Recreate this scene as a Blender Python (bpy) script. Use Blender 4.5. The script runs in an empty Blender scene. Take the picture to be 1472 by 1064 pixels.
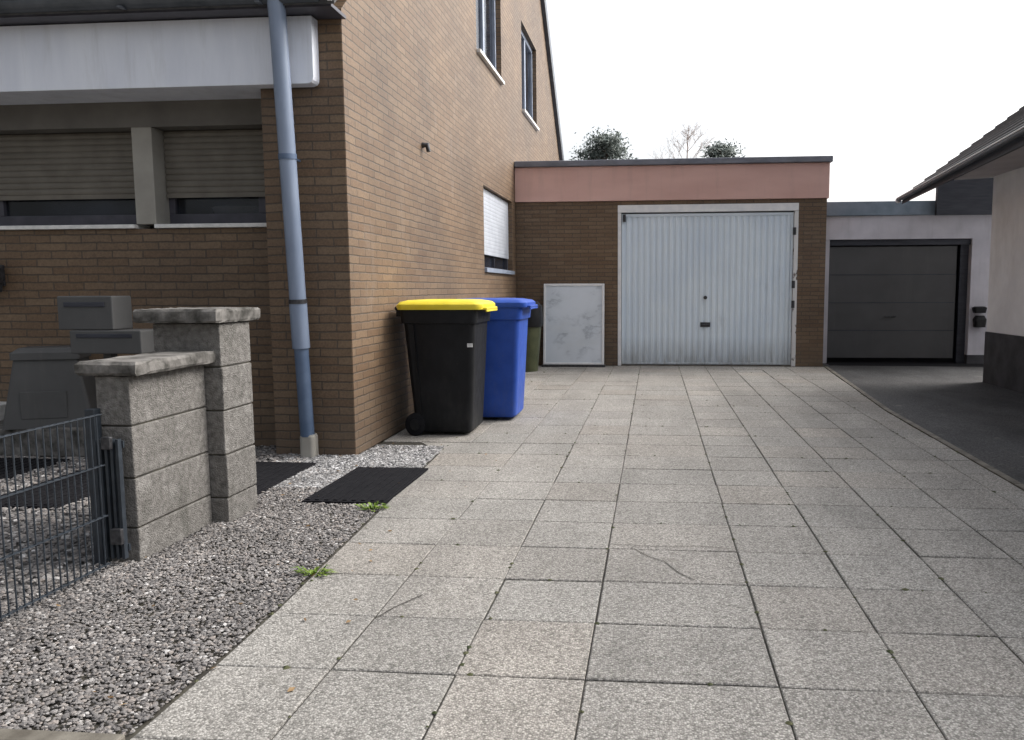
import bpy, bmesh, math, random
import numpy as np
from mathutils import Vector, Matrix
random.seed(7); RNG = np.random.default_rng(11)
C = bpy.context.scene.collection

# ------------------------------------------------------------------ camera
cam_d = bpy.data.cameras.new('camera'); cam = bpy.data.objects.new('camera', cam_d); C.objects.link(cam)
F, CX = 1150.0, 838.0
yaw, pitch, roll = math.atan(102/F), math.atan(117/F), 0.004
fw = Vector((-math.sin(yaw)*math.cos(pitch), math.cos(yaw)*math.cos(pitch), -math.sin(pitch)))
r0 = Vector((math.cos(yaw), math.sin(yaw), 0)); u0 = r0.cross(fw)
rr = r0*math.cos(roll) - u0*math.sin(roll); uu = u0*math.cos(roll) + r0*math.sin(roll)
cam.matrix_world = Matrix(((rr.x, uu.x, -fw.x, 0), (rr.y, uu.y, -fw.y, 0), (rr.z, uu.z, -fw.z, 1.2), (0, 0, 0, 1)))
cam_d.sensor_width = 36; cam_d.lens = F/1472*36; cam_d.shift_x = -(CX-736)/1472
cam_d.clip_start = 0.05; cam_d.clip_end = 2000
bpy.context.scene.camera = cam

# ------------------------------------------------------------------ world and sun
SUN_EL, SUN_AZ = 42.0, 66.0       # azimuth measured from +Y towards +X
w = bpy.data.worlds.new("World"); bpy.context.scene.world = w; w.use_nodes = True
nt = w.node_tree; nt.nodes.clear()
out = nt.nodes.new('ShaderNodeOutputWorld'); bg = nt.nodes.new('ShaderNodeBackground')
sky = nt.nodes.new('ShaderNodeTexSky'); sky.sky_type = 'NISHITA'; sky.sun_disc = False
sky.sun_elevation = math.radians(SUN_EL); sky.sun_rotation = math.radians(SUN_AZ)
sky.dust_density = 6.0; sky.air_density = 1.0; sky.ozone_density = 1.0
hs = nt.nodes.new('ShaderNodeHueSaturation'); hs.inputs['Saturation'].default_value = 0.30
tc = nt.nodes.new('ShaderNodeTexCoord')
dt = nt.nodes.new('ShaderNodeVectorMath'); dt.operation = 'DOT_PRODUCT'
a = math.radians(SUN_AZ); dt.inputs[1].default_value = (math.sin(a)*0.75, math.cos(a)*0.95, 0.25)
mr = nt.nodes.new('ShaderNodeMapRange'); mr.inputs[1].default_value = -0.9; mr.inputs[2].default_value = 0.55
mr.inputs[3].default_value = 0.62; mr.inputs[4].default_value = 2.6
nz = nt.nodes.new('ShaderNodeTexNoise'); nz.inputs['Scale'].default_value = 2.2; nz.inputs['Detail'].default_value = 5
nzr = nt.nodes.new('ShaderNodeMapRange'); nzr.inputs[3].default_value = 0.85; nzr.inputs[4].default_value = 1.15
m1 = nt.nodes.new('ShaderNodeMath'); m1.operation = 'MULTIPLY'
sc = nt.nodes.new('ShaderNodeVectorMath'); sc.operation = 'SCALE'
L = nt.links.new
L(sky.outputs[0], hs.inputs['Color']); L(tc.outputs['Generated'], dt.inputs[0]); L(dt.outputs['Value'], mr.inputs[0])
L(tc.outputs['Generated'], nz.inputs['Vector']); L(nz.outputs[0], nzr.inputs[0])
L(mr.outputs[0], m1.inputs[0]); L(nzr.outputs[0], m1.inputs[1])
L(hs.outputs[0], sc.inputs[0]); L(m1.outputs[0], sc.inputs['Scale'])
L(sc.outputs[0], bg.inputs['Color']); bg.inputs['Strength'].default_value = 0.12; L(bg.outputs[0], out.inputs['Surface'])
sd = bpy.data.lights.new('sun', 'SUN'); sd.energy = 0.5; sd.angle = math.radians(25); sd.color = (1, .965, .92)
so = bpy.data.objects.new('sun', sd); C.objects.link(so)
e = math.radians(SUN_EL); dirv = Vector((math.sin(a)*math.cos(e), math.cos(a)*math.cos(e), math.sin(e)))
so.rotation_euler = dirv.to_track_quat('Z', 'Y').to_euler()
vs = bpy.context.scene.view_settings
bpy.context.scene.display_settings.display_device = 'sRGB'
vs.view_transform = 'Standard'; vs.look = 'None'; vs.gamma = 1; vs.exposure = 0.25
bpy.context.scene.cycles.max_bounces = 6

# ------------------------------------------------------------------ helpers
class MB:
    """collects vertices and faces for one mesh"""
    def __init__(s): s.v = []; s.f = []
    def add(s, vs_, fs):
        o = len(s.v); s.v += [tuple(p) for p in vs_]; s.f += [tuple(i+o for i in q) for q in fs]; return s
    def box(s, x0, x1, y0, y1, z0, z1):
        return s.add([(x0,y0,z0),(x1,y0,z0),(x1,y1,z0),(x0,y1,z0),(x0,y0,z1),(x1,y0,z1),(x1,y1,z1),(x0,y1,z1)],
                     [(0,3,2,1),(4,5,6,7),(0,1,5,4),(1,2,6,5),(2,3,7,6),(3,0,4,7)])
    def prism(s, poly, axis, a0, a1):
        """poly: list of 2D points; axis 'x': (y,z) points pushed along x; 'y': (x,z); 'z': (x,y)"""
        def P(p, t): return (t, p[0], p[1]) if axis == 'x' else (p[0], t, p[1]) if axis == 'y' else (p[0], p[1], t)
        n = len(poly)
        return s.add([P(p, a0) for p in poly] + [P(p, a1) for p in poly],
                     [tuple(range(n)), tuple(range(2*n-1, n-1, -1))] + [(i, i+n, (i+1) % n+n, (i+1) % n) for i in range(n)])
    def tube(s, pts, r, n=10, cap=True):
        pts = [Vector(p) for p in pts]; rs = r if isinstance(r, (list, tuple)) else [r]*len(pts)
        o = len(s.v); prev = None
        for i, p in enumerate(pts):
            d = (pts[min(i+1, len(pts)-1)] - pts[max(i-1, 0)]).normalized()
            if prev is None:
                x = d.orthogonal().normalized()
            else:
                x = (prev - d*prev.dot(d)); x = x.normalized() if x.length > 1e-6 else d.orthogonal().normalized()
            prev = x; y = d.cross(x)
            for k in range(n):
                t = 2*math.pi*k/n; s.v.append(tuple(p + (x*math.cos(t)+y*math.sin(t))*rs[i]))
        for i in range(len(pts)-1):
            for k in range(n):
                s.f.append((o+i*n+k, o+i*n+(k+1) % n, o+(i+1)*n+(k+1) % n, o+(i+1)*n+k))
        if cap:
            s.f.append(tuple(o+k for k in reversed(range(n)))); s.f.append(tuple(o+(len(pts)-1)*n+k for k in range(n)))
        return s
    def loft(s, secs, n=6, cap=True):
        """secs: (cx, cy, z, wx, wy, r) rounded rectangles"""
        o = len(s.v); m = 4*(n+1)
        for cx, cy, z, wx, wy, r in secs:
            for q, (sx, sy) in enumerate([(1,1),(-1,1),(-1,-1),(1,-1)]):
                for k in range(n+1):
                    t = math.pi/2*(q + k/n)
                    s.v.append((cx+sx*(wx/2-r)+r*math.cos(t), cy+sy*(wy/2-r)+r*math.sin(t), z))
        for i in range(len(secs)-1):
            for k in range(m):
                s.f.append((o+i*m+k, o+i*m+(k+1) % m, o+(i+1)*m+(k+1) % m, o+(i+1)*m+k))
        if cap:
            s.f.append(tuple(o+k for k in reversed(range(m)))); s.f.append(tuple(o+(len(secs)-1)*m+k for k in range(m)))
        return s
    def move(s, M):
        s.v = [tuple(M @ Vector(p)) for p in s.v]; return s
    def build(s, name, mat, parent=None, smooth=False, bevel=0, seg=2):
        me = bpy.data.meshes.new(name); me.from_pydata(s.v, [], s.f)
        bm = bmesh.new(); bm.from_mesh(me); bmesh.ops.recalc_face_normals(bm, faces=bm.faces); bm.to_mesh(me); bm.free()
        me.materials.append(mat)
        if smooth:
            me.polygons.foreach_set('use_smooth', [True]*len(me.polygons))
            me.set_sharp_from_angle(angle=math.radians(35))
        o = bpy.data.objects.new(name, me); C.objects.link(o)
        if parent is not None:
            o.parent = parent; o.matrix_parent_inverse = Matrix.Translation(parent.location).inverted() if parent.get('_w') else Matrix()
        if bevel:
            b = o.modifiers.new('bevel', 'BEVEL'); b.width = bevel; b.segments = seg; b.limit_method = 'ANGLE'; b.angle_limit = math.radians(40)
        return o

def tag(o, label, cat, group=None):
    o['label'] = label; o['category'] = cat
    if group: o['group'] = group
    return o
def thing(name, label, cat, loc=(0,0,0), group=None, world_parts=False):
    """an Empty at the thing's base; world_parts: its parts are given in world coordinates"""
    o = bpy.data.objects.new(name, None); C.objects.link(o); o.location = loc; o.empty_display_size = .2
    tag(o, label, cat, group)
    if world_parts: WP.add(o.name)
    return o
WP = set()
def part(mb, name, mat, parent, **k):
    """links mb as a child; geometry in world coordinates if the root is one of WP"""
    if parent is not None:
        root = parent; 
        while root.parent: root = root.parent
        if root.name in WP:
            mb.move(Matrix.Translation(-Vector(root.location)))
    o = mb.build(name, mat, None, **k); o.parent = parent
    return o
def struct(o): o['kind'] = 'structure'; return o
def box(*a): return MB().box(*a)

# ------------------------------------------------------------------ materials
def newmat(name, col=(.5,.5,.5), rough=.7, spec=.3, metal=0):
    m = bpy.data.materials.new(name); m.use_nodes = True
    b = m.node_tree.nodes['Principled BSDF']
    b.inputs['Base Color'].default_value = (*col, 1); b.inputs['Roughness'].default_value = rough
    b.inputs['Specular IOR Level'].default_value = spec; b.inputs['Metallic'].default_value = metal
    return m, m.node_tree, b
def N(t, kind, **k):
    n = t.nodes.new(kind)
    for a_, v in k.items(): setattr(n, a_, v)
    return n
def ramp(t, stops):
    r = t.nodes.new('ShaderNodeValToRGB'); el = r.color_ramp.elements
    while len(el) < len(stops): el.new(0.5)
    for e_, (p, c) in zip(el, stops):
        e_.position = p; e_.color = (*c, 1) if isinstance(c, tuple) else (c, c, c, 1)
    return r
def mix(t, f, a_, b_, mode='MIX'):
    m = t.nodes.new('ShaderNodeMix'); m.data_type = 'RGBA'; m.blend_type = mode
    for inp, v in ((m.inputs[0], f), (m.inputs[6], a_), (m.inputs[7], b_)):
        if hasattr(v, 'is_output') or isinstance(v, bpy.types.NodeSocket): t.links.new(v, inp)
        elif isinstance(v, (int, float)) : inp.default_value = v if inp.type == 'VALUE' else (v, v, v, 1)
        else: inp.default_value = (*v, 1)
    return m.outputs[2]
def noise(t, scale, detail=4, vec=None, rough=.55, stretch=None):
    n = t.nodes.new('ShaderNodeTexNoise'); n.inputs['Scale'].default_value = scale; n.inputs['Detail'].default_value = detail
    n.inputs['Roughness'].default_value = rough
    if vec is None: vec = t.nodes.new('ShaderNodeTexCoord').outputs['Object']
    if stretch:
        mp = t.nodes.new('ShaderNodeMapping'); mp.inputs['Scale'].default_value = stretch; t.links.new(vec, mp.inputs[0]); vec = mp.outputs[0]
    t.links.new(vec, n.inputs['Vector']); return n.outputs[0]
def bump(t, b, h, strength, dist=.01, prev=None):
    n = t.nodes.new('ShaderNodeBump'); n.inputs['Strength'].default_value = strength; n.inputs['Distance'].default_value = dist
    t.links.new(h, n.inputs['Height'])
    if prev is not None: t.links.new(prev, n.inputs['Normal'])
    t.links.new(n.outputs[0], b.inputs['Normal']); return n.outputs[0]
def mottled(name, c1, c2, scale=6, rough=.7, spec=.3, bs=.2, bscale=60, bdist=.004, lo=.35, hi=.65, stretch=None, metal=0):
    m, t, b = newmat(name, c1, rough, spec, metal)
    r = ramp(t, [(lo, c1), (hi, c2)]); t.links.new(noise(t, scale, 6, stretch=stretch), r.inputs[0])
    t.links.new(r.outputs[0], b.inputs['Base Color'])
    if bs: bump(t, b, noise(t, bscale, 3), bs, bdist)
    return m

def brick_mat():
    m, t, b = newmat('brick', rough=.62, spec=.5)
    tc_ = N(t, 'ShaderNodeTexCoord'); g = N(t, 'ShaderNodeNewGeometry')
    s1 = N(t, 'ShaderNodeSeparateXYZ'); t.links.new(g.outputs['Position'], s1.inputs[0])
    s2 = N(t, 'ShaderNodeSeparateXYZ'); t.links.new(g.outputs['True Normal'], s2.inputs[0])
    ab = N(t, 'ShaderNodeMath', operation='ABSOLUTE'); t.links.new(s2.outputs[0], ab.inputs[0])
    gt = N(t, 'ShaderNodeMath', operation='GREATER_THAN'); t.links.new(ab.outputs[0], gt.inputs[0]); gt.inputs[1].default_value = .5
    mx = N(t, 'ShaderNodeMix'); t.links.new(gt.outputs[0], mx.inputs[0]); t.links.new(s1.outputs[0], mx.inputs[2]); t.links.new(s1.outputs[1], mx.inputs[3])
    cb = N(t, 'ShaderNodeCombineXYZ'); t.links.new(mx.outputs[0], cb.inputs[0]); t.links.new(s1.outputs[2], cb.inputs[1])
    # small wobble so that the joints are not ruler-straight
    nzv = N(t, 'ShaderNodeTexNoise'); nzv.inputs['Scale'].default_value = 9; t.links.new(g.outputs['Position'], nzv.inputs['Vector'])
    wv = N(t, 'ShaderNodeVectorMath', operation='MULTIPLY_ADD'); t.links.new(nzv.outputs['Color'], wv.inputs[0])
    wv.inputs[1].default_value = (.020, .015, 0); t.links.new(cb.outputs[0], wv.inputs[2])
    br = N(t, 'ShaderNodeTexBrick', offset=.5, squash=1)
    t.links.new(wv.outputs[0], br.inputs['Vector']); br.inputs['Scale'].default_value = 1
    br.inputs['Brick Width'].default_value = .25; br.inputs['Row Height'].default_value = .0605
    br.inputs['Mortar Size'].default_value = .0062; br.inputs['Mortar Smooth'].default_value = .35; br.inputs['Bias'].default_value = -.1
    br.inputs['Color1'].default_value = (.142, .090, .053, 1); br.inputs['Color2'].default_value = (.188, .130, .082, 1)
    br.inputs['Mortar'].default_value = (.088, .066, .048, 1)
    big = ramp(t, [(.3, (.72,.72,.74)), (.7, (1.12,1.08,1.0))]); t.links.new(noise(t, .9, 4, g.outputs['Position']), big.inputs[0])
    c = mix(t, 1, br.outputs['Color'], big.outputs[0], 'MULTIPLY')
    fine = ramp(t, [(.3, .72), (.7, 1.2)]); t.links.new(noise(t, 70, 4, g.outputs['Position']), fine.inputs[0])
    c = mix(t, .8, c, fine.outputs[0], 'MULTIPLY')
    # dirt splashed up from the ground
    zr = N(t, 'ShaderNodeMapRange'); t.links.new(s1.outputs[2], zr.inputs[0]); zr.inputs[1].default_value = 0; zr.inputs[2].default_value = .55
    zr.inputs[3].default_value = .75; zr.inputs[4].default_value = 0
    zn = N(t, 'ShaderNodeMath', operation='MULTIPLY'); t.links.new(zr.outputs[0], zn.inputs[0]); t.links.new(noise(t, 5, 5, g.outputs['Position']), zn.inputs[1])
    c = mix(t, zn.outputs[0], c, (.09, .075, .06))
    t.links.new(c, b.inputs['Base Color'])
    inv = N(t, 'ShaderNodeMath', operation='SUBTRACT'); inv.inputs[0].default_value = 1; t.links.new(br.outputs['Fac'], inv.inputs[1])
    n1 = bump(t, b, inv.outputs[0], .8, .006); bump(t, b, noise(t, 90, 3, g.outputs['Position']), .4, .003, n1)
    return m

def aggregate_mat(name, tones, island=.18, scale=95, stain=True):
    """washed concrete slab: pebbles in cement"""
    m, t, b = newmat(name, rough=.75, spec=.35)
    g = N(t, 'ShaderNodeNewGeometry'); P = g.outputs['Position']
    v = N(t, 'ShaderNodeTexVoronoi'); v.inputs['Scale'].default_value = scale; t.links.new(P, v.inputs['Vector']); v.inputs['Randomness'].default_value = 1
    sp = N(t, 'ShaderNodeSeparateColor'); t.links.new(v.outputs['Color'], sp.inputs[0])
    r = ramp(t, tones); t.links.new(sp.outputs[0], r.inputs[0])
    ed = ramp(t, [(.25, 1.0), (.65, .62)]); t.links.new(v.outputs['Distance'], ed.inputs[0])
    c = mix(t, 1, r.outputs[0], ed.outputs[0], 'MULTIPLY')
    ir = N(t, 'ShaderNodeMapRange'); t.links.new(g.outputs['Random Per Island'], ir.inputs[0]); ir.inputs[3].default_value = 1-island; ir.inputs[4].default_value = 1+island
    cc = N(t, 'ShaderNodeCombineColor')
    for i in range(3): t.links.new(ir.outputs[0], cc.inputs[i])
    c = mix(t, 1, c, cc.outputs[0], 'MULTIPLY')
    # some slabs are warmer than others
    fr = N(t, 'ShaderNodeMath', operation='MULTIPLY'); t.links.new(g.outputs['Random Per Island'], fr.inputs[0]); fr.inputs[1].default_value = 7.31
    f2 = N(t, 'ShaderNodeMath', operation='FRACT'); t.links.new(fr.outputs[0], f2.inputs[0])
    hr = ramp(t, [(.0, (.985, 1.0, 1.01)), (.75, (1,1,1)), (1, (1.02, 1.0, .98))]); t.links.new(f2.outputs[0], hr.inputs[0])
    c = mix(t, 1, c, hr.outputs[0], 'MULTIPLY')
    if stain:
        st = ramp(t, [(.3, .80), (.5, .98), (.75, 1.08)]); t.links.new(noise(t, 1.7, 7, P, .62), st.inputs[0])
        c = mix(t, .9, c, st.outputs[0], 'MULTIPLY')
        # worn wheel tracks, faint stains and moss creeping from the joints
        wt = ramp(t, [(.42, .84), (.6, 1.04)]); t.links.new(noise(t, 1.0, 6, P, .6, (2.6, .35, 1)), wt.inputs[0]); c = mix(t, .7, c, wt.outputs[0], 'MULTIPLY')
        sp2 = ramp(t, [(.63, 0.0), (.72, .55)]); t.links.new(noise(t, 4.5, 5, P, .6), sp2.inputs[0]); c = mix(t, sp2.outputs[0], c, (.16,.15,.13))
    t.links.new(c, b.inputs['Base Color'])
    dv = N(t, 'ShaderNodeMath', operation='SUBTRACT'); dv.inputs[0].default_value = 1; t.links.new(v.outputs['Distance'], dv.inputs[1])
    bump(t, b, dv.outputs[0], .55, .004)
    return m

M = {}
M['brick'] = brick_mat()
M['slab'] = aggregate_mat('washed_concrete', [(0, (.175,.165,.148)), (.25, (.275,.260,.236)), (.6, (.37,.350,.320)), (1, (.52,.495,.455))], .06, 150)
M['joint'] = mottled('joint_dirt', (.035,.032,.028), (.07,.065,.05), 9)
M['earth'] = mottled('earth', (.10,.09,.07), (.17,.15,.12), 3, bs=.5, bscale=20)
M['gravelbase'] = mottled('gravel_bed', (.11,.105,.10), (.22,.21,.205), 70, bs=.8, bscale=60, bdist=.01)
M['asphalt'] = aggregate_mat('asphalt', [(0, (.035,.035,.037)), (.5, (.065,.065,.069)), (1, (.13,.13,.13))], 0, 130)
def patch(m):
    t = m.node_tree; b = t.nodes['Principled BSDF']; base = b.inputs['Base Color'].links[0].from_socket; g = t.nodes.new('ShaderNodeNewGeometry')
    r = ramp(t, [(.38, .62), (.5, 1.0), (.66, 1.35)]); t.links.new(noise(t, .9, 7, g.outputs['Position'], .65, (1.5, .6, 1)), r.inputs[0])
    t.links.new(mix(t, 1, base, r.outputs[0], 'MULTIPLY'), b.inputs['Base Color'])
patch(M['asphalt'])
M['rubber'] = mottled('black_rubber', (.010,.010,.012), (.016,.016,.018), 30, rough=.95, spec=.08, bs=.5, bscale=120)
M['kerb'] = mottled('kerb_concrete', (.09,.08,.065), (.20,.185,.155), 8, bs=.5)
M['block'] = mottled('grey_block', (.11,.104,.095), (.225,.214,.20), 38, rough=.95, bs=1, bscale=130, bdist=.01, lo=.3, hi=.7)
M['capstone'] = mottled('capstone', (.045,.043,.038), (.19,.18,.168), 13, rough=.9, bs=.6, bscale=90, lo=.35, hi=.65)
M['white_render'] = mottled('white_render', (.72,.72,.74), (.82,.82,.84), 3, rough=.9, bs=.5, bscale=160, bdist=.004)
M['grey_render'] = mottled('grey_render', (.42,.41,.45), (.50,.49,.53), 3, rough=.9, bs=.5, bscale=160, bdist=.004)
M['plinth'] = mottled('dark_plinth', (.045,.045,.05), (.075,.075,.082), 4, rough=.85, bs=.5, bscale=140)
M['fascia'] = mottled('white_fascia', (.68,.71,.79), (.76,.79,.86), 2, rough=.5, bs=0, stretch=(3, 3, .6))
M['taupe_shaded'] = mottled('taupe_render_shaded', (.13,.122,.11), (.165,.155,.14), 4, rough=.85, bs=.3, bscale=150)  # the window pier's taupe, darkened: shade of the recess put into the colour
M['taupe'] = mottled('taupe_render', (.29,.275,.245), (.36,.345,.31), 4, rough=.85, bs=.3, bscale=150)
M['gutter'] = mottled('dark_zinc', (.05,.058,.068), (.085,.095,.11), 8, rough=.45, spec=.5, bs=0)
M['coping'] = mottled('grey_coping', (.13,.14,.17), (.19,.20,.24), 5, rough=.5, spec=.5, bs=0, stretch=(1, 3, 3))
M['coping_blue'] = mottled('bluegrey_coping', (.11,.15,.19), (.17,.21,.26), 5, rough=.5, spec=.5, bs=0)
M['pink'] = mottled('salmon_paint', (.60,.38,.335), (.66,.43,.38), 2.2, rough=.8, bs=.35, bscale=80, stretch=(.6, 1, 2.2))
M['white_trim'] = mottled('white_trim', (.72,.73,.75), (.82,.82,.82), 12, rough=.45, bs=0)
M['sill'] = mottled('pale_sill', (.62,.62,.60), (.78,.77,.75), 20, rough=.5, bs=0)
M['frame_dark'] = mottled('dark_frame', (.05,.05,.062), (.075,.073,.09), 8, rough=.4, bs=0)
M['frame_blue'] = mottled('bluegrey_frame', (.22,.26,.33), (.30,.34,.42), 8, rough=.4, bs=0)
M['shutter_dark'] = mottled('taupe_shutter', (.135,.122,.102), (.175,.16,.136), 6, rough=.55, bs=0)
M['shutter_white'] = mottled('white_shutter', (.42,.45,.50), (.50,.53,.58), 6, rough=.45, bs=0)
M['wire'] = mottled('bluegrey_wire', (.014,.019,.026), (.026,.034,.044), 20, rough=.5, spec=.5, bs=0)
M['tile'] = mottled('roof_tile', (.045,.045,.048), (.085,.08,.078), 14, rough=.7, bs=.5, bscale=40)
M['soffit'] = mottled('soffit', (.40,.37,.38), (.48,.45,.45), 3, rough=.8, bs=0)
M['darkclad'] = mottled('dark_cladding', (.028,.03,.04), (.045,.048,.06), 4, rough=.6, bs=.2, stretch=(1, 1, 8))
M['charcoal'] = mottled('charcoal_plastic', (.075,.075,.075), (.085,.085,.085), 5, rough=.6, bs=.15, bscale=200)
M['charcoal_door_stand_in'] = mottled('charcoal_door_stand_in', (.066,.066,.068), (.078,.078,.080), 2, rough=.7, bs=.1, bscale=200)
M['black'] = mottled('black_plastic', (.006,.0065,.008), (.010,.011,.013), 8, rough=.5, spec=.22, bs=.15, bscale=150)
M['yellow'] = mottled('yellow_plastic', (.72,.60,.02), (.80,.68,.05), 6, rough=.42, bs=.1, bscale=100)
M['blue'] = mottled('blue_plastic', (.018,.055,.27), (.026,.072,.33), 5, rough=.45, spec=.3, bs=.1, bscale=100)
M['olive'] = mottled('olive_plastic', (.045,.052,.025), (.07,.078,.038), 6, rough=.55, bs=.1)
def scuffed(name, c1, c2, rough, spec, dust, amt):
    m = mottled(name, c1, c2, 5, rough=rough, spec=spec, bs=.1, bscale=100); t = m.node_tree; b = t.nodes['Principled BSDF']
    base = b.inputs['Base Color'].links[0].from_socket
    tcx = t.nodes.new('ShaderNodeTexCoord'); s_ = t.nodes.new('ShaderNodeSeparateXYZ'); t.links.new(tcx.outputs['Object'], s_.inputs[0])
    zr = t.nodes.new('ShaderNodeMapRange'); t.links.new(s_.outputs[2], zr.inputs[0]); zr.inputs[1].default_value = 0; zr.inputs[2].default_value = .5
    zr.inputs[3].default_value = .5; zr.inputs[4].default_value = .12
    r = ramp(t, [(.48, 0.0), (.72, 1.0)]); t.links.new(noise(t, 9, 7, rough=.7, stretch=(1, 1, .35)), r.inputs[0])
    mu = t.nodes.new('ShaderNodeMath'); mu.operation = 'MULTIPLY'; t.links.new(zr.outputs[0], mu.inputs[0]); t.links.new(r.outputs[0], mu.inputs[1])
    c = mix(t, mu.outputs[0], base, dust)
    r2 = ramp(t, [(.66, 0.0), (.70, amt)]); t.links.new(noise(t, 24, 4, rough=.6, stretch=(1, 1, 5)), r2.inputs[0])
    c = mix(t, r2.outputs[0], c, dust); t.links.new(c, b.inputs['Base Color'])
    rr_ = t.nodes.new('ShaderNodeMapRange'); t.links.new(noise(t, 14, 4), rr_.inputs[0]); rr_.inputs[3].default_value = rough-.12; rr_.inputs[4].default_value = rough+.2
    t.links.new(rr_.outputs[0], b.inputs['Roughness']); return m
M['black'] = scuffed('black_plastic', (.006,.0065,.008), (.010,.011,.013), .5, .22, (.05,.048,.045), .3)
M['yellow'] = scuffed('yellow_plastic', (.66,.53,.02), (.74,.61,.05), .45, .4, (.40,.34,.10), .5)
M['blue'] = scuffed('blue_plastic', (.018,.065,.33), (.028,.085,.41), .45, .3, (.10,.12,.22), .4)
M['label'] = mottled('pale_sticker', (.5,.5,.5), (.65,.65,.65), 40, rough=.5, bs=0)
M['steel'] = mottled('worn_steel', (.03,.03,.033), (.08,.08,.085), 40, rough=.45, spec=.5, bs=0, metal=.4)
M['pipe_light'] = mottled('light_blue_pipe', (.17,.215,.30), (.24,.29,.385), 6, rough=.42, spec=.5, bs=.1, bscale=30, stretch=(1,1,.3))
M['pipe_dark'] = mottled('dark_blue_pipe', (.07,.11,.185), (.11,.155,.24), 6, rough=.45, spec=.5, bs=.1, bscale=30)
M['bark'] = mottled('bark', (.10,.085,.07), (.20,.18,.15), 9, bs=.6, bscale=30)
M['birch'] = mottled('pale_bark', (.42,.36,.33), (.55,.48,.45), 9, bs=.3, bscale=30)
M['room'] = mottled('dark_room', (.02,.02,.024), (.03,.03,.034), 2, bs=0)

def glass_mat():
    m, t, b = newmat('window_glass', (.02,.025,.035), .06, .9)
    r = ramp(t, [(.35, (.012,.014,.02)), (.65, (.05,.06,.085))]); t.links.new(noise(t, 2.5, 3), r.inputs[0]); t.links.new(r.outputs[0], b.inputs['Base Color'])
    bump(t, b, noise(t, 1.5, 2), .1, .02); b.inputs['Alpha'].default_value = .5; return m
M['glass'] = glass_mat()
def weather(m, dark, lo=.5, hi=.75, amt=.45, scale=2.5, stretch=(3, 3, .35)):
    t = m.node_tree; b = t.nodes['Principled BSDF']; base = b.inputs['Base Color'].links[0].from_socket
    g = t.nodes.new('ShaderNodeNewGeometry'); r = ramp(t, [(lo, 0.0), (hi, amt)])
    t.links.new(noise(t, scale, 8, g.outputs['Position'], .68, stretch), r.inputs[0])
    t.links.new(mix(t, r.outputs[0], base, dark), b.inputs['Base Color'])
weather(M['fascia'], (.36,.36,.35), .5, .8, .45)
weather(M['pink'], (.38,.27,.24), .52, .8, .4, 2.2)
weather(M['white_render'], (.45,.43,.41), .52, .85, .5, 1.4, (1.5, 1.5, .5))
weather(M['grey_render'], (.24,.23,.24), .5, .85, .5, 2)
weather(M['block'], (.36,.35,.33), .54, .72, .6, 7, (1, 1, 1)); weather(M['block'], (.055,.055,.045), .55, .75, .7, 4, (1, 1, .5))
weather(M['charcoal'], (.14,.135,.125), .55, .8, .35, 5); weather(M['charcoal_door_stand_in'], (.15,.145,.135), .55, .85, .25, 2)
weather(M['brick'], (.30,.27,.24), .60, .82, .4, 1.6, (1, 1, .5)); weather(M['brick'], (.05,.04,.03), .60, .8, .45, 2.1, (1.3, 1.3, .4))
weather(M['coping'], (.26,.26,.27), .5, .8, .5, 4, (1, 1, 1))

def leaf_mat(name, c1, c2):
    m, t, b = newmat(name, c1, .6, .3)
    g = N(t, 'ShaderNodeNewGeometry'); r = ramp(t, [(0, c1), (1, c2)]); t.links.new(g.outputs['Random Per Island'], r.inputs[0])
    t.links.new(r.outputs[0], b.inputs['Base Color']); return m
M['conifer'] = leaf_mat('conifer_needles', (.07,.09,.08), (.17,.20,.18))
M['weed'] = leaf_mat('weed_leaf', (.06,.12,.015), (.19,.27,.035))

def stone_mat(name, stops):
    m, t, b = newmat(name, rough=.75, spec=.35)
    g = N(t, 'ShaderNodeNewGeometry'); r = ramp(t, stops); t.links.new(g.outputs['Random Per Island'], r.inputs[0])
    big = ramp(t, [(.35, .68), (.65, 1.12)]); t.links.new(noise(t, 1.6, 4, g.outputs['Position']), big.inputs[0])
    c = mix(t, .8, r.outputs[0], big.outputs[0], 'MULTIPLY')
    fine = ramp(t, [(.3, .7), (.7, 1.15)]); t.links.new(noise(t, 160, 3, g.outputs['Position']), fine.inputs[0])
    c = mix(t, .7, c, fine.outputs[0], 'MULTIPLY'); t.links.new(c, b.inputs['Base Color']); return m
M['stone'] = stone_mat('gravel_stone', [(0, (.12,.113,.11)), (.35, (.18,.17,.165)), (.6, (.24,.225,.215)), (.8, (.27,.238,.215)), (.94, (.34,.325,.31)), (1, (.56,.545,.53))])
M['stone_pale'] = stone_mat('pale_stone', [(0, (.12,.12,.125)), (.4, (.25,.245,.24)), (.75, (.36,.355,.35)), (1, (.60,.59,.59))])

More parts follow.
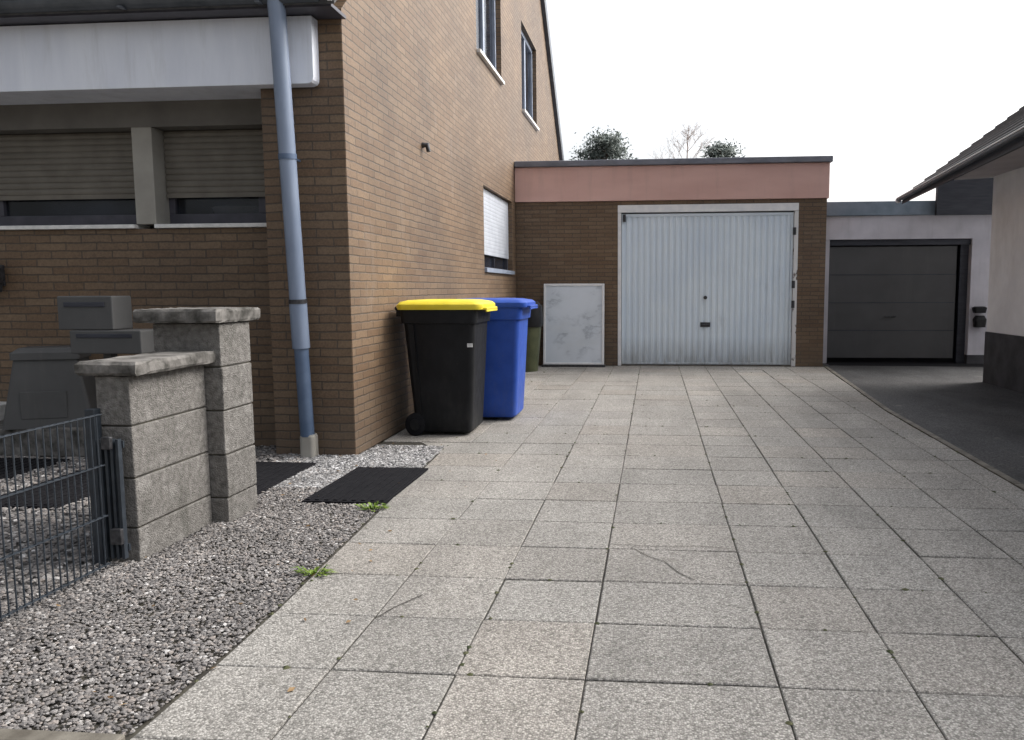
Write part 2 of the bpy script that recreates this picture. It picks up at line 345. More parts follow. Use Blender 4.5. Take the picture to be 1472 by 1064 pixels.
def door_mat():
    m, t, b = newmat('garage_paint', (.5,.56,.62), .5, .35)
    g = N(t, 'ShaderNodeNewGeometry'); P = g.outputs['Position']
    r = ramp(t, [(.3, (.67,.76,.85)), (.7, (.76,.84,.90))]); t.links.new(noise(t, 1.3, 5, P), r.inputs[0])
    s = N(t, 'ShaderNodeSeparateXYZ'); t.links.new(P, s.inputs[0])
    zr = N(t, 'ShaderNodeMapRange'); t.links.new(s.outputs[2], zr.inputs[0]); zr.inputs[1].default_value = .02; zr.inputs[2].default_value = .45
    zr.inputs[3].default_value = 1.25; zr.inputs[4].default_value = 0
    st = noise(t, 16, 5, P, .6, (1, 1, .16)); pw = N(t, 'ShaderNodeMath', operation='POWER'); t.links.new(st, pw.inputs[0]); pw.inputs[1].default_value = 1.4
    mu = N(t, 'ShaderNodeMath', operation='MULTIPLY'); t.links.new(zr.outputs[0], mu.inputs[0]); t.links.new(pw.outputs[0], mu.inputs[1])
    c = mix(t, mu.outputs[0], r.outputs[0], (.17,.16,.14))
    ts = ramp(t, [(.60, .0), (.78, .35)]); t.links.new(noise(t, 3, 8, P, .7, (1, 1, .35)), ts.inputs[0])
    c = mix(t, ts.outputs[0], c, (.33,.34,.34))
    t.links.new(c, b.inputs['Base Color']); return m
M['door'] = door_mat()

def rusty_trim():
    m, t, b = newmat('flaking_white_paint', (.7,.7,.7), .55, .3)
    g = N(t, 'ShaderNodeNewGeometry')
    r = ramp(t, [(.56, (.66,.66,.66)), (.62, (.12,.09,.08))]); t.links.new(noise(t, 9, 6, g.outputs['Position'], .6, (1, 1, .6)), r.inputs[0])
    t.links.new(r.outputs[0], b.inputs['Base Color']); return m
M['flaking'] = rusty_trim()

def marble_mat():
    m, t, b = newmat('streaky_board', (.6,.6,.62), .4, .4)
    n = noise(t, 3.0, 7, rough=.6, stretch=(1.0, 1, 1.5)); r = ramp(t, [(.36, (.62,.66,.70)), (.50, (.58,.63,.68)), (.56, (.36,.40,.45)), (.62, (.58,.63,.68)), (.8, (.68,.73,.78))])
    t.links.new(n, r.inputs[0])
    n2 = noise(t, 1.6, 4); r2 = ramp(t, [(.4, 0.0), (.58, 1.0)]); t.links.new(n2, r2.inputs[0])
    c = mix(t, r2.outputs[0], (.68,.73,.79), r.outputs[0]); t.links.new(c, b.inputs['Base Color']); return m
M['marble'] = marble_mat()

# ------------------------------------------------------------------ ground, paths, gravel
struct(MB().add([(-300,-60,-.03),(300,-60,-.03),(300,500,-.03),(-300,500,-.03)], [(0,1,2,3)]).build('ground', M['earth']))

def right_edge(y):      # the joint with the neighbour's asphalt
    return 2.19 + (0 if y < 5 else (y-5)*.025 if y < 8 else .075 + (y-8)*.073)
def left_edge(y):
    return -1.40 if y < 2.6 else -1.40 - (y-2.6)*.055 if y < 5.95 else -2.14
struct(MB().add([(-2.14,-4,-.008),(2.75,-4,-.008),(2.75,13.6,-.008),(-2.14,13.6,-.008)], [(0,1,2,3)]).build('driveway_bed', M['joint']))

def slab(mb, x0, x1, y0, y1, z=.0, g=.0035, clipl=None, clipr=None, c=.004):
    """one paving slab with a chamfered rim; x limits may depend on y"""
    zt = z + random.uniform(-.0015, .0015); tx = random.uniform(-.0012, .0012); ty = random.uniform(-.0012, .0012)
    def q(x, y):
        if clipl: x = max(x, clipl(y))
        if clipr: x = min(x, clipr(y))
        return x
    P = [(q(x0,y0)+g, y0+g), (q(x1,y0)-g, y0+g), (q(x1,y1)-g, y1-g), (q(x0,y1)+g, y1-g)]
    if P[1][0]-P[0][0] < .03 or P[2][0]-P[3][0] < .03: return
    inn = [(P[0][0]+c, P[0][1]+c), (P[1][0]-c, P[1][1]+c), (P[2][0]-c, P[2][1]-c), (P[3][0]+c, P[3][1]-c)]
    dz = [-tx-ty, tx-ty, tx+ty, -tx+ty]
    v = [(x, y, -.007) for x, y in P] + [(x, y, zt-c*.8+d) for (x, y), d in zip(P, dz)] + [(x, y, zt+d) for (x, y), d in zip(inn, dz)]
    f = [(8,9,10,11)] + [(i, (i+1) % 4, (i+1) % 4+4, i+4) for i in range(4)] + [(i+4, (i+1) % 4+4, (i+1) % 4+8, i+8) for i in range(4)]
    mb.add(v, f)
cols = [-2.145, -1.83, -1.43, -1.02, -.615, -.205, .385, .785, 1.19, 1.595, 2.0, 2.9]
ROW0, ROWP = 2.352, .4165
mb = MB()
for ci in range(len(cols)-1):
    k0 = -14
    for k in range(k0, 25):
        y0 = ROW0 + k*ROWP; y1 = y0 + ROWP
        if y0 > 12.35: break
        if ci >= 6 and y0 > 4.7: y0 += .0; 
        y1 = min(y1, 12.43)
        jx = random.uniform(-.0015, .0015)
        if ci < 2 and y0 < 5.7: continue
        if cols[ci+1] < left_edge(y0)+.05 and cols[ci+1] < left_edge(y1)+.05 : continue
        xl = -1.83 if (ci == 2 and y0 < 5.7) else cols[ci]
        slab(mb, xl+jx, cols[ci+1]+jx, y0, y1, 0, random.choice([.002,.0025,.003,.004]), left_edge if ci < 4 else None, right_edge if ci > 8 else None)
struct(mb.build('driveway', M['slab']))

struct(MB().add([(2.72,12.62,.002),(5.3,12.50,.002),(5.3,13.3,.002),(2.74,13.3,.002)], [(0,1,2,3)]).build('dark_ground_sheet', M['rubber']))  # flat near-black sheet on the ground before the neighbour's garage door
# neighbour's asphalt and the kerb strip between
mb = MB(); ys = [-4, 2, 5, 6, 7, 8, 9, 10, 11, 12, 12.6]
for i in range(len(ys)-1):
    a0, a1 = ys[i], ys[i+1]; r_0, r_1 = right_edge(a0)+.055, right_edge(a1)+.055
    mb.add([(r_0,a0,-.002),(12,a0,-.002),(12,a1,-.002),(r_1,a1,-.002)], [(0,1,2,3)])
mb.add([(right_edge(12.6)+.055,12.6,-.002),(12,12.6,-.002),(12,16,-.002),(right_edge(12.6)+.055,16,-.002)], [(0,1,2,3)])
struct(mb.build('asphalt_drive', M['asphalt']))
mb = MB()
y = -4.0
while y < 12.3:
    y2 = min(y+1.0, 12.4)
    r_0, r_1 = right_edge(y)+.004, right_edge(y2)+.004
    mb.add([(r_0,y+.004,-.01),(r_0+.05,y+.004,-.01),(r_1+.05,y2-.004,-.01),(r_1,y2-.004,-.01),(r_0,y+.004,.006),(r_0+.05,y+.004,.006),(r_1+.05,y2-.004,.006),(r_1,y2-.004,.006)],
           [(4,5,6,7),(0,1,5,4),(1,2,6,5),(2,3,7,6),(3,0,4,7)])
    y = y2
struct(mb.build('kerb_strip', M['kerb']))

# public pavement in front of the gravel
mb = MB()
for i in range(16):
    for j in range(5):
        slab(mb, -1.42-(i+1)*.5, -1.42-i*.5, 1.86-(j+1)*.5, 1.86-j*.5, 0)
struct(mb.build('pavement', M['slab']))
struct(box(-9.5, -1.412, 1.872, 1.93, -.02, .012).build('pavement_kerb', M['kerb'], bevel=.006))

mb = MB()     # uneven gravel bed
nx, ny = 60, 40
for j in range(ny+1):
    for i in range(nx+1):
        x = -10 + 8.6*i/nx; y = 1.93 + 4.0*j/ny
        if i == nx: x = left_edge(min(y, 5.93)) - .008
        mb.v.append((x, y, -.012 + .006*math.sin(x*5+y*3)*math.sin(y*7)))
for j in range(ny):
    for i in range(nx):
        a_ = j*(nx+1)+i; mb.f.append((a_, a_+1, a_+nx+2, a_+nx+1))
struct(mb.build('gravel_bed', M['gravelbase']))

PHI = (1+5**.5)/2
ICO = np.array([(-1,PHI,0),(1,PHI,0),(-1,-PHI,0),(1,-PHI,0),(0,-1,PHI),(0,1,PHI),(0,-1,-PHI),(0,1,-PHI),(PHI,0,-1),(PHI,0,1),(-PHI,0,-1),(-PHI,0,1)])/math.sqrt(1+PHI*PHI)
ICF = np.array([(0,11,5),(0,5,1),(0,1,7),(0,7,10),(0,10,11),(1,5,9),(5,11,4),(11,10,2),(10,7,6),(7,1,8),(3,9,4),(3,4,2),(3,2,6),(3,6,8),(3,8,9),(4,9,5),(2,4,11),(6,2,10),(8,6,7),(9,8,1)])
def stones(name, mat, pts, rmin, rmax, zbase=-.004, smooth=False):
    n = len(pts); r = RNG.uniform(rmin, rmax, n)*RNG.choice([.7, 1, 1, 1.25], n)
    V = ICO[None]*RNG.uniform(.78, 1.22, (n, 12, 1))
    V = V*np.stack([RNG.uniform(.8, 1.35, n), RNG.uniform(.7, 1.1, n), RNG.uniform(.35, .62, n)], 1)[:, None, :]
    th = RNG.uniform(0, 2*np.pi, n); ph = RNG.normal(0, .22, n); c, s = np.cos(th), np.sin(th); cp, sp_ = np.cos(ph), np.sin(ph)
    X, Y, Z = V[..., 0].copy(), V[..., 1].copy(), V[..., 2].copy()
    Y, Z = Y*cp[:, None]-Z*sp_[:, None], Y*sp_[:, None]+Z*cp[:, None]
    X, Y = X*c[:, None]-Y*s[:, None], X*s[:, None]+Y*c[:, None]
    V = np.stack([X, Y, Z], -1)*r[:, None, None]
    V[..., 0] += pts[:, 0, None]; V[..., 1] += pts[:, 1, None]; V[..., 2] += (pts[:, 2] + zbase + r*.35)[:, None]
    Fc = (ICF[None] + (np.arange(n)*12)[:, None, None]).reshape(-1, 3)
    me = bpy.data.meshes.new(name); me.vertices.add(n*12); me.vertices.foreach_set('co', V.reshape(-1))
    me.loops.add(Fc.size); me.loops.foreach_set('vertex_index', Fc.reshape(-1).astype(np.int32))
    me.polygons.add(len(Fc)); me.polygons.foreach_set('loop_start', np.arange(0, Fc.size, 3, dtype=np.int32))
    try: me.polygons.foreach_set('loop_total', np.full(len(Fc), 3, dtype=np.int32))
    except Exception: pass
    me.materials.append(mat); me.update(calc_edges=True); me.validate()
    me.polygons.foreach_set('use_smooth', [False]*len(me.polygons))
    o = bpy.data.objects.new(name, me); C.objects.link(o); return o
MATS = [(-1.98,-1.495,4.27,5.14), (-2.84,-2.315,4.42,5.25), (-4.75,-4.13,4.35,5.25), (-3.80,-3.28,4.05,4.92)]
def scatter(n, x0, x1, y0, y1, edge=False):
    p = np.stack([RNG.uniform(x0, x1, n), RNG.uniform(y0, y1, n), RNG.uniform(0, .006, n)], 1)
    k = np.ones(n, bool)
    if edge: k &= p[:, 0] < np.array([left_edge(min(v, 5.94)) for v in p[:, 1]]) - .012
    for a_, b_, c_, d_ in MATS: k &= ~((p[:, 0] > a_-.005) & (p[:, 0] < b_+.005) & (p[:, 1] > c_-.005) & (p[:, 1] < d_+.005))
    for a_, b_, c_, d_ in ((-2.46,-2.27,3.26,3.87), (-2.55,-2.18,3.86,4.18), (-2.76,-2.15,5.54,6), (-9.9,-4.0,5.34,5.9)):
        k &= ~((p[:, 0] > a_) & (p[:, 0] < b_) & (p[:, 1] > c_) & (p[:, 1] < d_))
    return p[k]
P1 = scatter(42000, -2.5, -1.38, 1.94, 5.1, True); P1 = P1[~((P1[:, 0] < -2.44) & (P1[:, 1] > 3.2))]
o = stones('gravel_strip', M['stone'], P1, .0042, .0082); o['kind'] = 'stuff'
P2 = scatter(12000, -2.62, -1.5, 4.6, 5.56, True); P3 = scatter(3000, -2.13, -1.5, 5.5, 5.93, True)
o = stones('pale_gravel', M['stone_pale'], np.concatenate([P2, P3]), .0055, .011); o['kind'] = 'stuff'
P4 = scatter(30000, -6.2, -2.44, 1.94, 5.84)
o = stones('yard_gravel', M['stone'], P4, .008, .016); o['kind'] = 'stuff'

# black mats on the gravel
def mat_label(i): return ['black rubber mat beside the driveway slabs, in front of the house corner',
    'black rubber mat half hidden behind the taller block pillar, near the downpipe foot',
    'long black rubber mat behind the wire fence, below the grey composter stand-in',
    'small black rubber mat behind the wire fence, close to the lower block pillar'][i]
for i, (a_, b_, c_, d_) in enumerate(MATS):
    mb = MB(); mb.box(a_, b_, c_, d_, -.01, .012)
    n = 9
    for k in range(n):           # raised ribs
        xx = a_ + (b_-a_)*(k+.5)/n; mb.box(xx-.012, xx+.012, c_+.02, d_-.02, .010, .018)
    tag(mb.build('rubber_mat', M['rubber'], bevel=.002), mat_label(i), 'mat', 'black mats lying on the gravel')

# doorstep at the left
t = thing('door_step', 'low pale concrete step against the brick front wall at the left edge', 'step', (-5.9, 5.45, 0), world_parts=True)
part(box(-9, -4.02, 5.36, 5.845, 0, .20), 'lower_tread', M['capstone'], t, bevel=.008)
part(box(-9, -5.0, 5.55, 5.843, .202, .33), 'upper_tread', M['sill'], t, bevel=.008)

# ------------------------------------------------------------------ brick house
H = thing('brick_house', 'two storey brown brick house with gable wall beside the driveway and white eaves band', 'house', (-5.5, 12, 0), world_parts=True)
XW, XI = -2.15, -2.45
EZ, SL = 3.12, .855; Y0, Y1 = 5.55, 19.65; YM = (Y0+Y1)/2
def zroof(y): return EZ + SL*(min(y-Y0, Y1-y))
mb = MB()
def wbox(y0, y1, z0, z1): mb.box(XI, XW, y0, y1, z0, z1)
gw = (10.12, 12.16, 1.42, 2.51); w1 = (9.86, 11.46, 4.08, 5.60); w2 = (13.22, 14.88, 4.10, 5.50)
wbox(Y0, gw[0], 0, 3.12); wbox(gw[1], Y1, 0, 3.12); wbox(gw[0], gw[1], 0, gw[2]); wbox(gw[0], gw[1], gw[3], 3.12)
def yl(z): return Y0 + (z-EZ)/SL
def yr(z): return Y1 - (z-EZ)/SL
zt_ = YM*0 + EZ + SL*(YM-Y0)
mb.prism([(yl(3.12),3.12),(yr(3.12),3.12),(yr(4.08),4.08),(yl(4.08),4.08)], 'x', XI, XW)
mb.prism([(yl(4.08),4.08),(w1[0],4.08),(w1[0],5.6),(yl(5.6),5.6)], 'x', XI, XW)
mb.prism([(w1[1],4.08),(w2[0],4.08),(w2[0],5.6),(w1[1],5.6)], 'x', XI, XW)
mb.prism([(w2[1],4.08),(yr(4.08),4.08),(yr(5.6),5.6),(w2[1],5.6)], 'x', XI, XW)
wbox(w2[0], w2[1], w2[3], 5.6); wbox(w2[0], w2[1], 4.08, w2[2])
mb.prism([(yl(5.6),5.6),(yr(5.6),5.6),(YM,zt_)], 'x', XI, XW)
# far gable end and rear wall
mb.prism([(Y0+.3,0),(Y1,0),(Y1,EZ),(YM,zt_),(Y0+.3,EZ+.2)], 'x', -11.0, -10.7)
mb.box(-10.7, XI, Y1-.3, Y1-.002, 0, 3.1)
part(mb, 'wall', M['brick'], H)
# corner pilaster
part(MB().box(-2.75, XW-.004, Y0-.003, 5.90, 0, 3.05), 'corner_pillar', M['brick'], H, bevel=.003)
# recessed front wall with two window openings
FY = 5.85
mb = MB(); mb.box(-10.7, -2.751, FY, FY+.3, 0, 1.665)
mb.box(-10.7, -5.75, FY, FY+.3, 1.665, 2.42)
part(mb, 'front_wall', M['brick'], H)
part(MB().box(-10.7, -2.751, FY-.006, FY+.3, 2.42, 3.05), 'lintel', M['taupe_shaded'], H)
part(MB().box(-3.925, -3.765, FY-.004, FY+.29, 1.70, 2.419), 'window_pier', M['taupe'], H, bevel=.004)
part(MB().box(-2.83, -2.752, FY+.10, FY+.29, 1.70, 2.419), 'window_jamb', M['taupe'], H, bevel=.004)
def slats(x0, x1, y, z0, z1, p=.047):
    mb = MB(); z = z1
    while z - p > z0-.01:
        mb.prism([(y, z-p), (y-.006, z-p+.006), (y-.010, z-p*.5), (y-.006, z-.006), (y, z), (y+.006, z), (y+.006, z-p)], 'x', x0, x1); z -= p
    mb.box(x0, x1, y-.008, y+.006, z-.035, z)
    return mb
for (x0, x1) in ((-5.75, -3.925), (-3.765, -2.83)):
    wdw = part(MB().box(x0, x1, FY+.17, FY+.23, 1.70, 1.79).box(x0, x0+.05, FY+.17, FY+.23, 1.79, 2.41).box(x1-.05, x1, FY+.17, FY+.23, 1.79, 2.41)
               .box(x0+.05, x1-.05, FY+.17, FY+.23, 2.36, 2.41).box(x0+(x1-x0)*(.30 if x1 < -3.8 else .78), x0+(x1-x0)*(.30 if x1 < -3.8 else .78)+.06, FY+.165, FY+.225, 1.79, 2.36), 'window', M['frame_dark'], H, bevel=.004)
    part(box(x0+.02, x1-.02, FY+.195, FY+.205, 1.72, 2.38), 'pane', M['glass'], wdw)
    part(slats(x0+.01, x1-.01, FY+.14, 1.93, 2.415), 'roller_shutter', M['shutter_dark'], wdw)
    part(box(x0-.0, x1+.0, FY-.035, FY+.17, 1.668, 1.698), 'sill', M['sill'], wdw, bevel=.004)
# clutter seen in the strip below the shutters: half curtain
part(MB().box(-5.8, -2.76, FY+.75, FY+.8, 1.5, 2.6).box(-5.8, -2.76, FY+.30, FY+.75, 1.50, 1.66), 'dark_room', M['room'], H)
tag(MB().loft([(-3.33,6.36,1.665,.10,.10,.05),(-3.33,6.36,1.70,.24,.24,.12),(-3.33,6.36,1.80,.44,.40,.2),(-3.33,6.36,1.86,.50,.46,.23)],8).build('bowl', M['white_trim'], smooth=True), 'pale bowl behind the glass of the right front window, under the shutter', 'bowl')
# white eaves band
mb = MB(); pr = [(-10.7,2.60),(-2.36,2.60),(-2.335,2.608),(-2.322,2.625),(-2.318,2.65),(-2.318,3.045),(-10.7,3.045)]
mb.prism(pr, 'y', 5.44, 5.546); mb.box(-10.7, -2.76, 5.546, FY-.008, 2.604, 3.04)
part(mb, 'eaves_band', M['fascia'], H, bevel=.003)
# gutter: half round, dark
mb = MB(); pr = []
for k in range(13):
    t_ = math.pi + math.pi*k/12; pr.append((5.29+.068*math.cos(t_), 3.145+.075*math.sin(t_)))
for k in range(12, -1, -1):
    t_ = math.pi + math.pi*k/12; pr.append((5.29+.060*math.cos(t_), 3.145+.067*math.sin(t_)))
mb.prism(pr, 'x', -10.8, -2.19); mb.tube([(-10.8, 5.222, 3.147), (-2.19, 5.222, 3.147)], .008, 8)
for k in range(9): mb.box(-10.2+k*.95, -10.17+k*.95, 5.215, 5.36, 3.066, 3.075)
part(mb, 'gutter', M['gutter'], H)
part(MB().box(-10.8, -2.12, 5.30, 5.56, 3.052, 3.075), 'eave_soffit', M['frame_dark'], H)
# roof
th = .16; mb = MB(); n_ = (-SL, 1); ln = math.hypot(*n_)
def roofslab(ya, yb, za, zb, x0, x1, t=.16): return [(ya, za), (yb, zb), (yb, zb+t), (ya, za+t)]
ye = 5.28
mb.prism([(ye, EZ+SL*(ye-Y0)+.17), (YM, zt_+.02), (YM, zt_+.24), (ye, EZ+SL*(ye-Y0)+.34)], 'x', -11.2, -2.09)
mb.prism([(YM, zt_+.02), (Y1+.35, EZ-SL*.35+.02), (Y1+.35, EZ-SL*.35+.22), (YM, zt_+.24)], 'x', -11.2, -2.09)
rf = part(mb, 'roof', M['tile'], H)
mb = MB(); mb.prism([(5.19, 3.085), (5.30, 3.075), (5.40, 3.13), (5.56, 3.30), (5.56, 3.36), (5.19, 3.24)], 'x', -2.135, -2.105)
part(mb, 'verge_board', M['white_trim'], rf, bevel=.004)
mb = MB(); mb.prism([(YM, zt_-.06), (Y1+.35, EZ-SL*.35-.06), (Y1+.35, EZ-SL*.35+.23), (YM, zt_+.25)], 'x', -2.145, -2.075)
part(mb, 'verge_trim', M['gutter'], rf)
# upper windows and the ground floor window in the gable wall
def gable_window(y0, y1, z0, z1, frame, mw=.05):
    wd = part(MB().box(XI+.02, XI+.09, y0, y1, z0, z0+.07).box(XI+.02, XI+.09, y0, y1, z1-.07, z1).box(XI+.02, XI+.09, y0, y0+.07, z0+.07, z1-.07)
              .box(XI+.02, XI+.09, y1-.07, y1, z0+.07, z1-.07).box(XI+.02, XI+.085, (y0+y1)/2-mw, (y0+y1)/2+mw, z0+.07, z0+.07+(z1-z0-.14)*(1 if mw > .01 else .15)), 'window', frame, H, bevel=.004)
    part(box(XI+.045, XI+.055, y0+.03, y1-.03, z0+.03, z1-.03), 'pane', M['glass'], wd)
    return wd
XI += .14
for q in (w1, w2):
    wd = gable_window(*q, M['frame_blue'])
    part(box(XI+.02, XW+.05, q[0]+.003, q[1]-.003, q[2]-.03, q[2]+.012), 'sill', M['sill'], wd, bevel=.004)
wd = gable_window(*gw, M['frame_dark'], .006)
mb = MB(); z = gw[3]-.01; y0, y1 = gw[0]+.01, gw[1]-.01; x = XW-.06
while z > gw[2]+.28:
    mb.prism([(x, z-.05), (x+.003, z-.047), (x+.004, z-.025), (x+.003, z-.003), (x, z), (x-.006, z), (x-.006, z-.05)], 'y', y0, y1); z -= .05
part(mb, 'roller_shutter', M['shutter_white'], wd)
part(box(XI+.02, XW+.035, gw[0]+.003, gw[1]-.003, gw[2]-.005, gw[2]+.05), 'sill', M['frame_blue'], wd, bevel=.004)
XI -= .14
part(MB().box(XI-.3, XI+.10, w1[0]-.1, w1[1]+.1, w1[2]-.1, w1[3]+.1).box(XI-.3, XI+.10, w2[0]-.1, w2[1]+.1, w2[2]-.1, w2[3]+.1).box(XI-.3, XI+.10, gw[0]-.1, gw[1]+.1, gw[2]-.1, gw[3]+.1), 'room_shade', M['room'], H) if False else None

# wall vent, wall lamp, downpipe
tag(MB().tube([(XW-.01, 7.44, 2.53), (XW+.05, 7.44, 2.53), (XW+.06, 7.44, 2.47)], [.028, .026, .02], 12).build('wall_vent', M['steel'], smooth=True),
    'small dark vent stub sticking out of the brick gable wall', 'vent')
t = thing('wall_lamp', 'black lamp on the brick front wall at the left edge of the picture', 'lamp', (-5.07, FY, 1.32), world_parts=True)
part(MB().box(-5.11, -5.03, FY-.02, FY, 1.24, 1.40), 'back_plate', M['steel'], t, bevel=.004)
part(MB().loft([(-5.07,FY-.09,1.19,.10,.10,.02),(-5.07,FY-.09,1.38,.13,.13,.02),(-5.07,FY-.09,1.43,.05,.05,.02)]).box(-5.08,-5.06,FY-.05,FY-.01,1.31,1.33), 'lamp_housing', M['steel'], t)

t = thing('downpipe', 'pale blue rainwater downpipe running down the brick corner pillar into a grey foot', 'downpipe', (-2.475, 5.50, 0), world_parts=True)
def pipe_at(z): return (-2.490+.012*(1-z/3.05), 5.30+(3.05-z)/3.05*.195, z)
part(MB().tube([(-2.492, 5.29, 3.10)]+[pipe_at(z) for z in (3.02, 2.5, 2, 1.6, 1.12)], .056, 18), 'pipe', M['pipe_light'], t, smooth=True)
part(MB().tube([pipe_at(z) for z in (1.12, .79)], .060, 18), 'sleeve', M['pipe_light'], t, smooth=True)
part(MB().tube([pipe_at(z) for z in (1.135, 1.105)], .063, 18), 'collar', M['steel'], t, smooth=True)
part(MB().tube([pipe_at(z) for z in (.80, .4, .155)], .049, 18), 'lower_pipe', M['pipe_dark'], t, smooth=True)
part(MB().loft([(-2.472, 5.492, -.01, .112, .105, .03), (-2.472, 5.492, .15, .110, .102, .03), (-2.472, 5.492, .165, .10, .09, .03)]), 'foot', M['taupe'], t)
for z in (2.1,):
    part(MB().tube([pipe_at(z-.018), pipe_at(z+.018)], .0605, 18).tube([pipe_at(z), (pipe_at(z)[0], 5.56, z)], .008, 8), 'bracket', M['pipe_dark'], t, smooth=True)

# ------------------------------------------------------------------ garage
GY = 12.45; GX0, GX1 = -2.148, 2.575
G = thing('brick_garage', 'flat roofed brick garage with salmon pink band at the end of the driveway', 'garage', (.2, 15, 0), world_parts=True)
mb = MB(); ox0, ox1, oz = -.560, 2.165, 2.47
mb.box(GX0, ox0, GY, GY+.24, 0, 2.53); mb.box(ox1, GX1, GY, GY+.24, 0, 2.53); mb.box(ox0, ox1, GY, GY+.24, oz, 2.53)
mb.box(GX1-.24, GX1, GY+.24, GY+6, 0, 2.53); mb.box(GX0, GX1, GY+6, GY+6.24, 0, 2.53); mb.box(GX0, GX0+.2, GY+.24, GY+6, 0, 2.53)
part(mb, 'wall', M['brick'], G)
part(MB().box(GX0+.002, GX1+.025, GY-.03, GY+6.27, 2.532, 3.055), 'pink_band', M['pink'], G, bevel=.006)
part(MB().box(GX0+.004, GX1+.06, GY-.075, GY+6.3, 3.058, 3.145), 'coping', M['coping'], G, bevel=.01)
part(MB().box(ox0, ox1, GY+.35, GY+.36, 0, 2.5), 'inner_lining', M['room'], G)
fr = part(MB().box(ox0+.002, ox1-.002, GY-.012, GY+.12, 2.355, oz-.002).box(ox0+.002, ox0+.055, GY-.008, GY+.12, 0, 2.353), 'door_frame', M['white_trim'], G, bevel=.004)
part(MB().box(ox1-.065, ox1-.002, GY-.008, GY+.12, 0, 2.353), 'flaking_jamb', M['flaking'], G, bevel=.004)
# corrugated up-and-over door
dx0, dx1, dz0, dz1 = ox0+.062, ox1-.072, .022, 2.335
gd = part(MB().box(dx0, dx1, GY+.047, GY+.075, dz0, dz1).box(dx0, dx0+.035, GY+.02, GY+.046, dz0, dz1).box(dx1-.035, dx1, GY+.02, GY+.046, dz0, dz1)
          .box(dx0+.035, dx1-.035, GY+.02, GY+.046, dz1-.045, dz1).box(dx0+.035, dx1-.035, GY+.02, GY+.046, dz0, dz0+.03), 'garage_door', M['door'], G, bevel=.003)
mb = MB(); nr = 27; x0, x1 = dx0+.036, dx1-.036; p = (x1-x0)/nr; prof = []
for k in range(nr):
    xa = x0+k*p; prof += [(xa, GY+.042), (xa+p*.36, GY+.042), (xa+p*.46, GY+.026), (xa+p*.90, GY+.026)]
prof.append((x1, GY+.042))
n = len(prof); mb.add([(a_, b_, dz0+.031) for a_, b_ in prof]+[(a_, b_, dz1-.046) for a_, b_ in prof], [(i, i+1, i+1+n, i+n) for i in range(n-1)])
part(mb, 'ribbed_panel', M['door'], gd)
part(MB().tube([(.787, GY+.03, 1.055), (.787, GY-.002, 1.055)], .028, 16), 'lock', M['steel'], gd)
part(MB().box(.715, .865, GY+.010, GY+.024, .605, .675).tube([(.73, GY+.0, .64), (.85, GY+.0, .64)], .012, 8).box(.73,.745,GY-.0,GY+.012,.63,.65).box(.835,.85,GY-.0,GY+.012,.63,.65), 'handle', M['steel'], gd)
part(MB().box(ox0, ox1, GY+.0, GY+.25, -.005, .012), 'threshold', M['kerb'], G)
for (hx, hz) in ((dx1+.015, 2.05), (dx1+.015, 1.25), (dx1+.015, .95), (dx0+.04, 2.27)):
    part(MB().box(hx-.022, hx+.022, GY-.016, GY+.012, hz-.055, hz+.055).tube([(hx, GY-.024, hz-.03), (hx, GY-.024, hz+.03)], .010, 8), 'hinge', M['steel'], gd)

# ------------------------------------------------------------------ white board leaning on the garage
t = thing('leaning_board', 'white framed board with grey streaks leaning on the garage wall left of its door', 'board', (-1.22, 12.2, 0), world_parts=True)
lean = Matrix.Translation((0, 12.22, .035)) @ Matrix.Rotation(math.radians(-7), 4, 'X')
def leanb(mb): return mb.move(lean)
part(leanb(MB().box(-1.665, -.795, -.004, .012, .03, 1.215)), 'panel', M['marble'], t)
part(leanb(MB().box(-1.70, -1.665, -.014, .018, 0, 1.25).box(-.795, -.760, -.014, .018, 0, 1.25).box(-1.665, -.795, -.014, .018, 1.215, 1.25).box(-1.665, -.795, -.014, .018, 0, .03)), 'frame', M['white_trim'], t, bevel=.004)
part(MB().box(-1.72, -.74, 12.17, 12.30, 0, .034), 'base_batten', M['steel'], t)

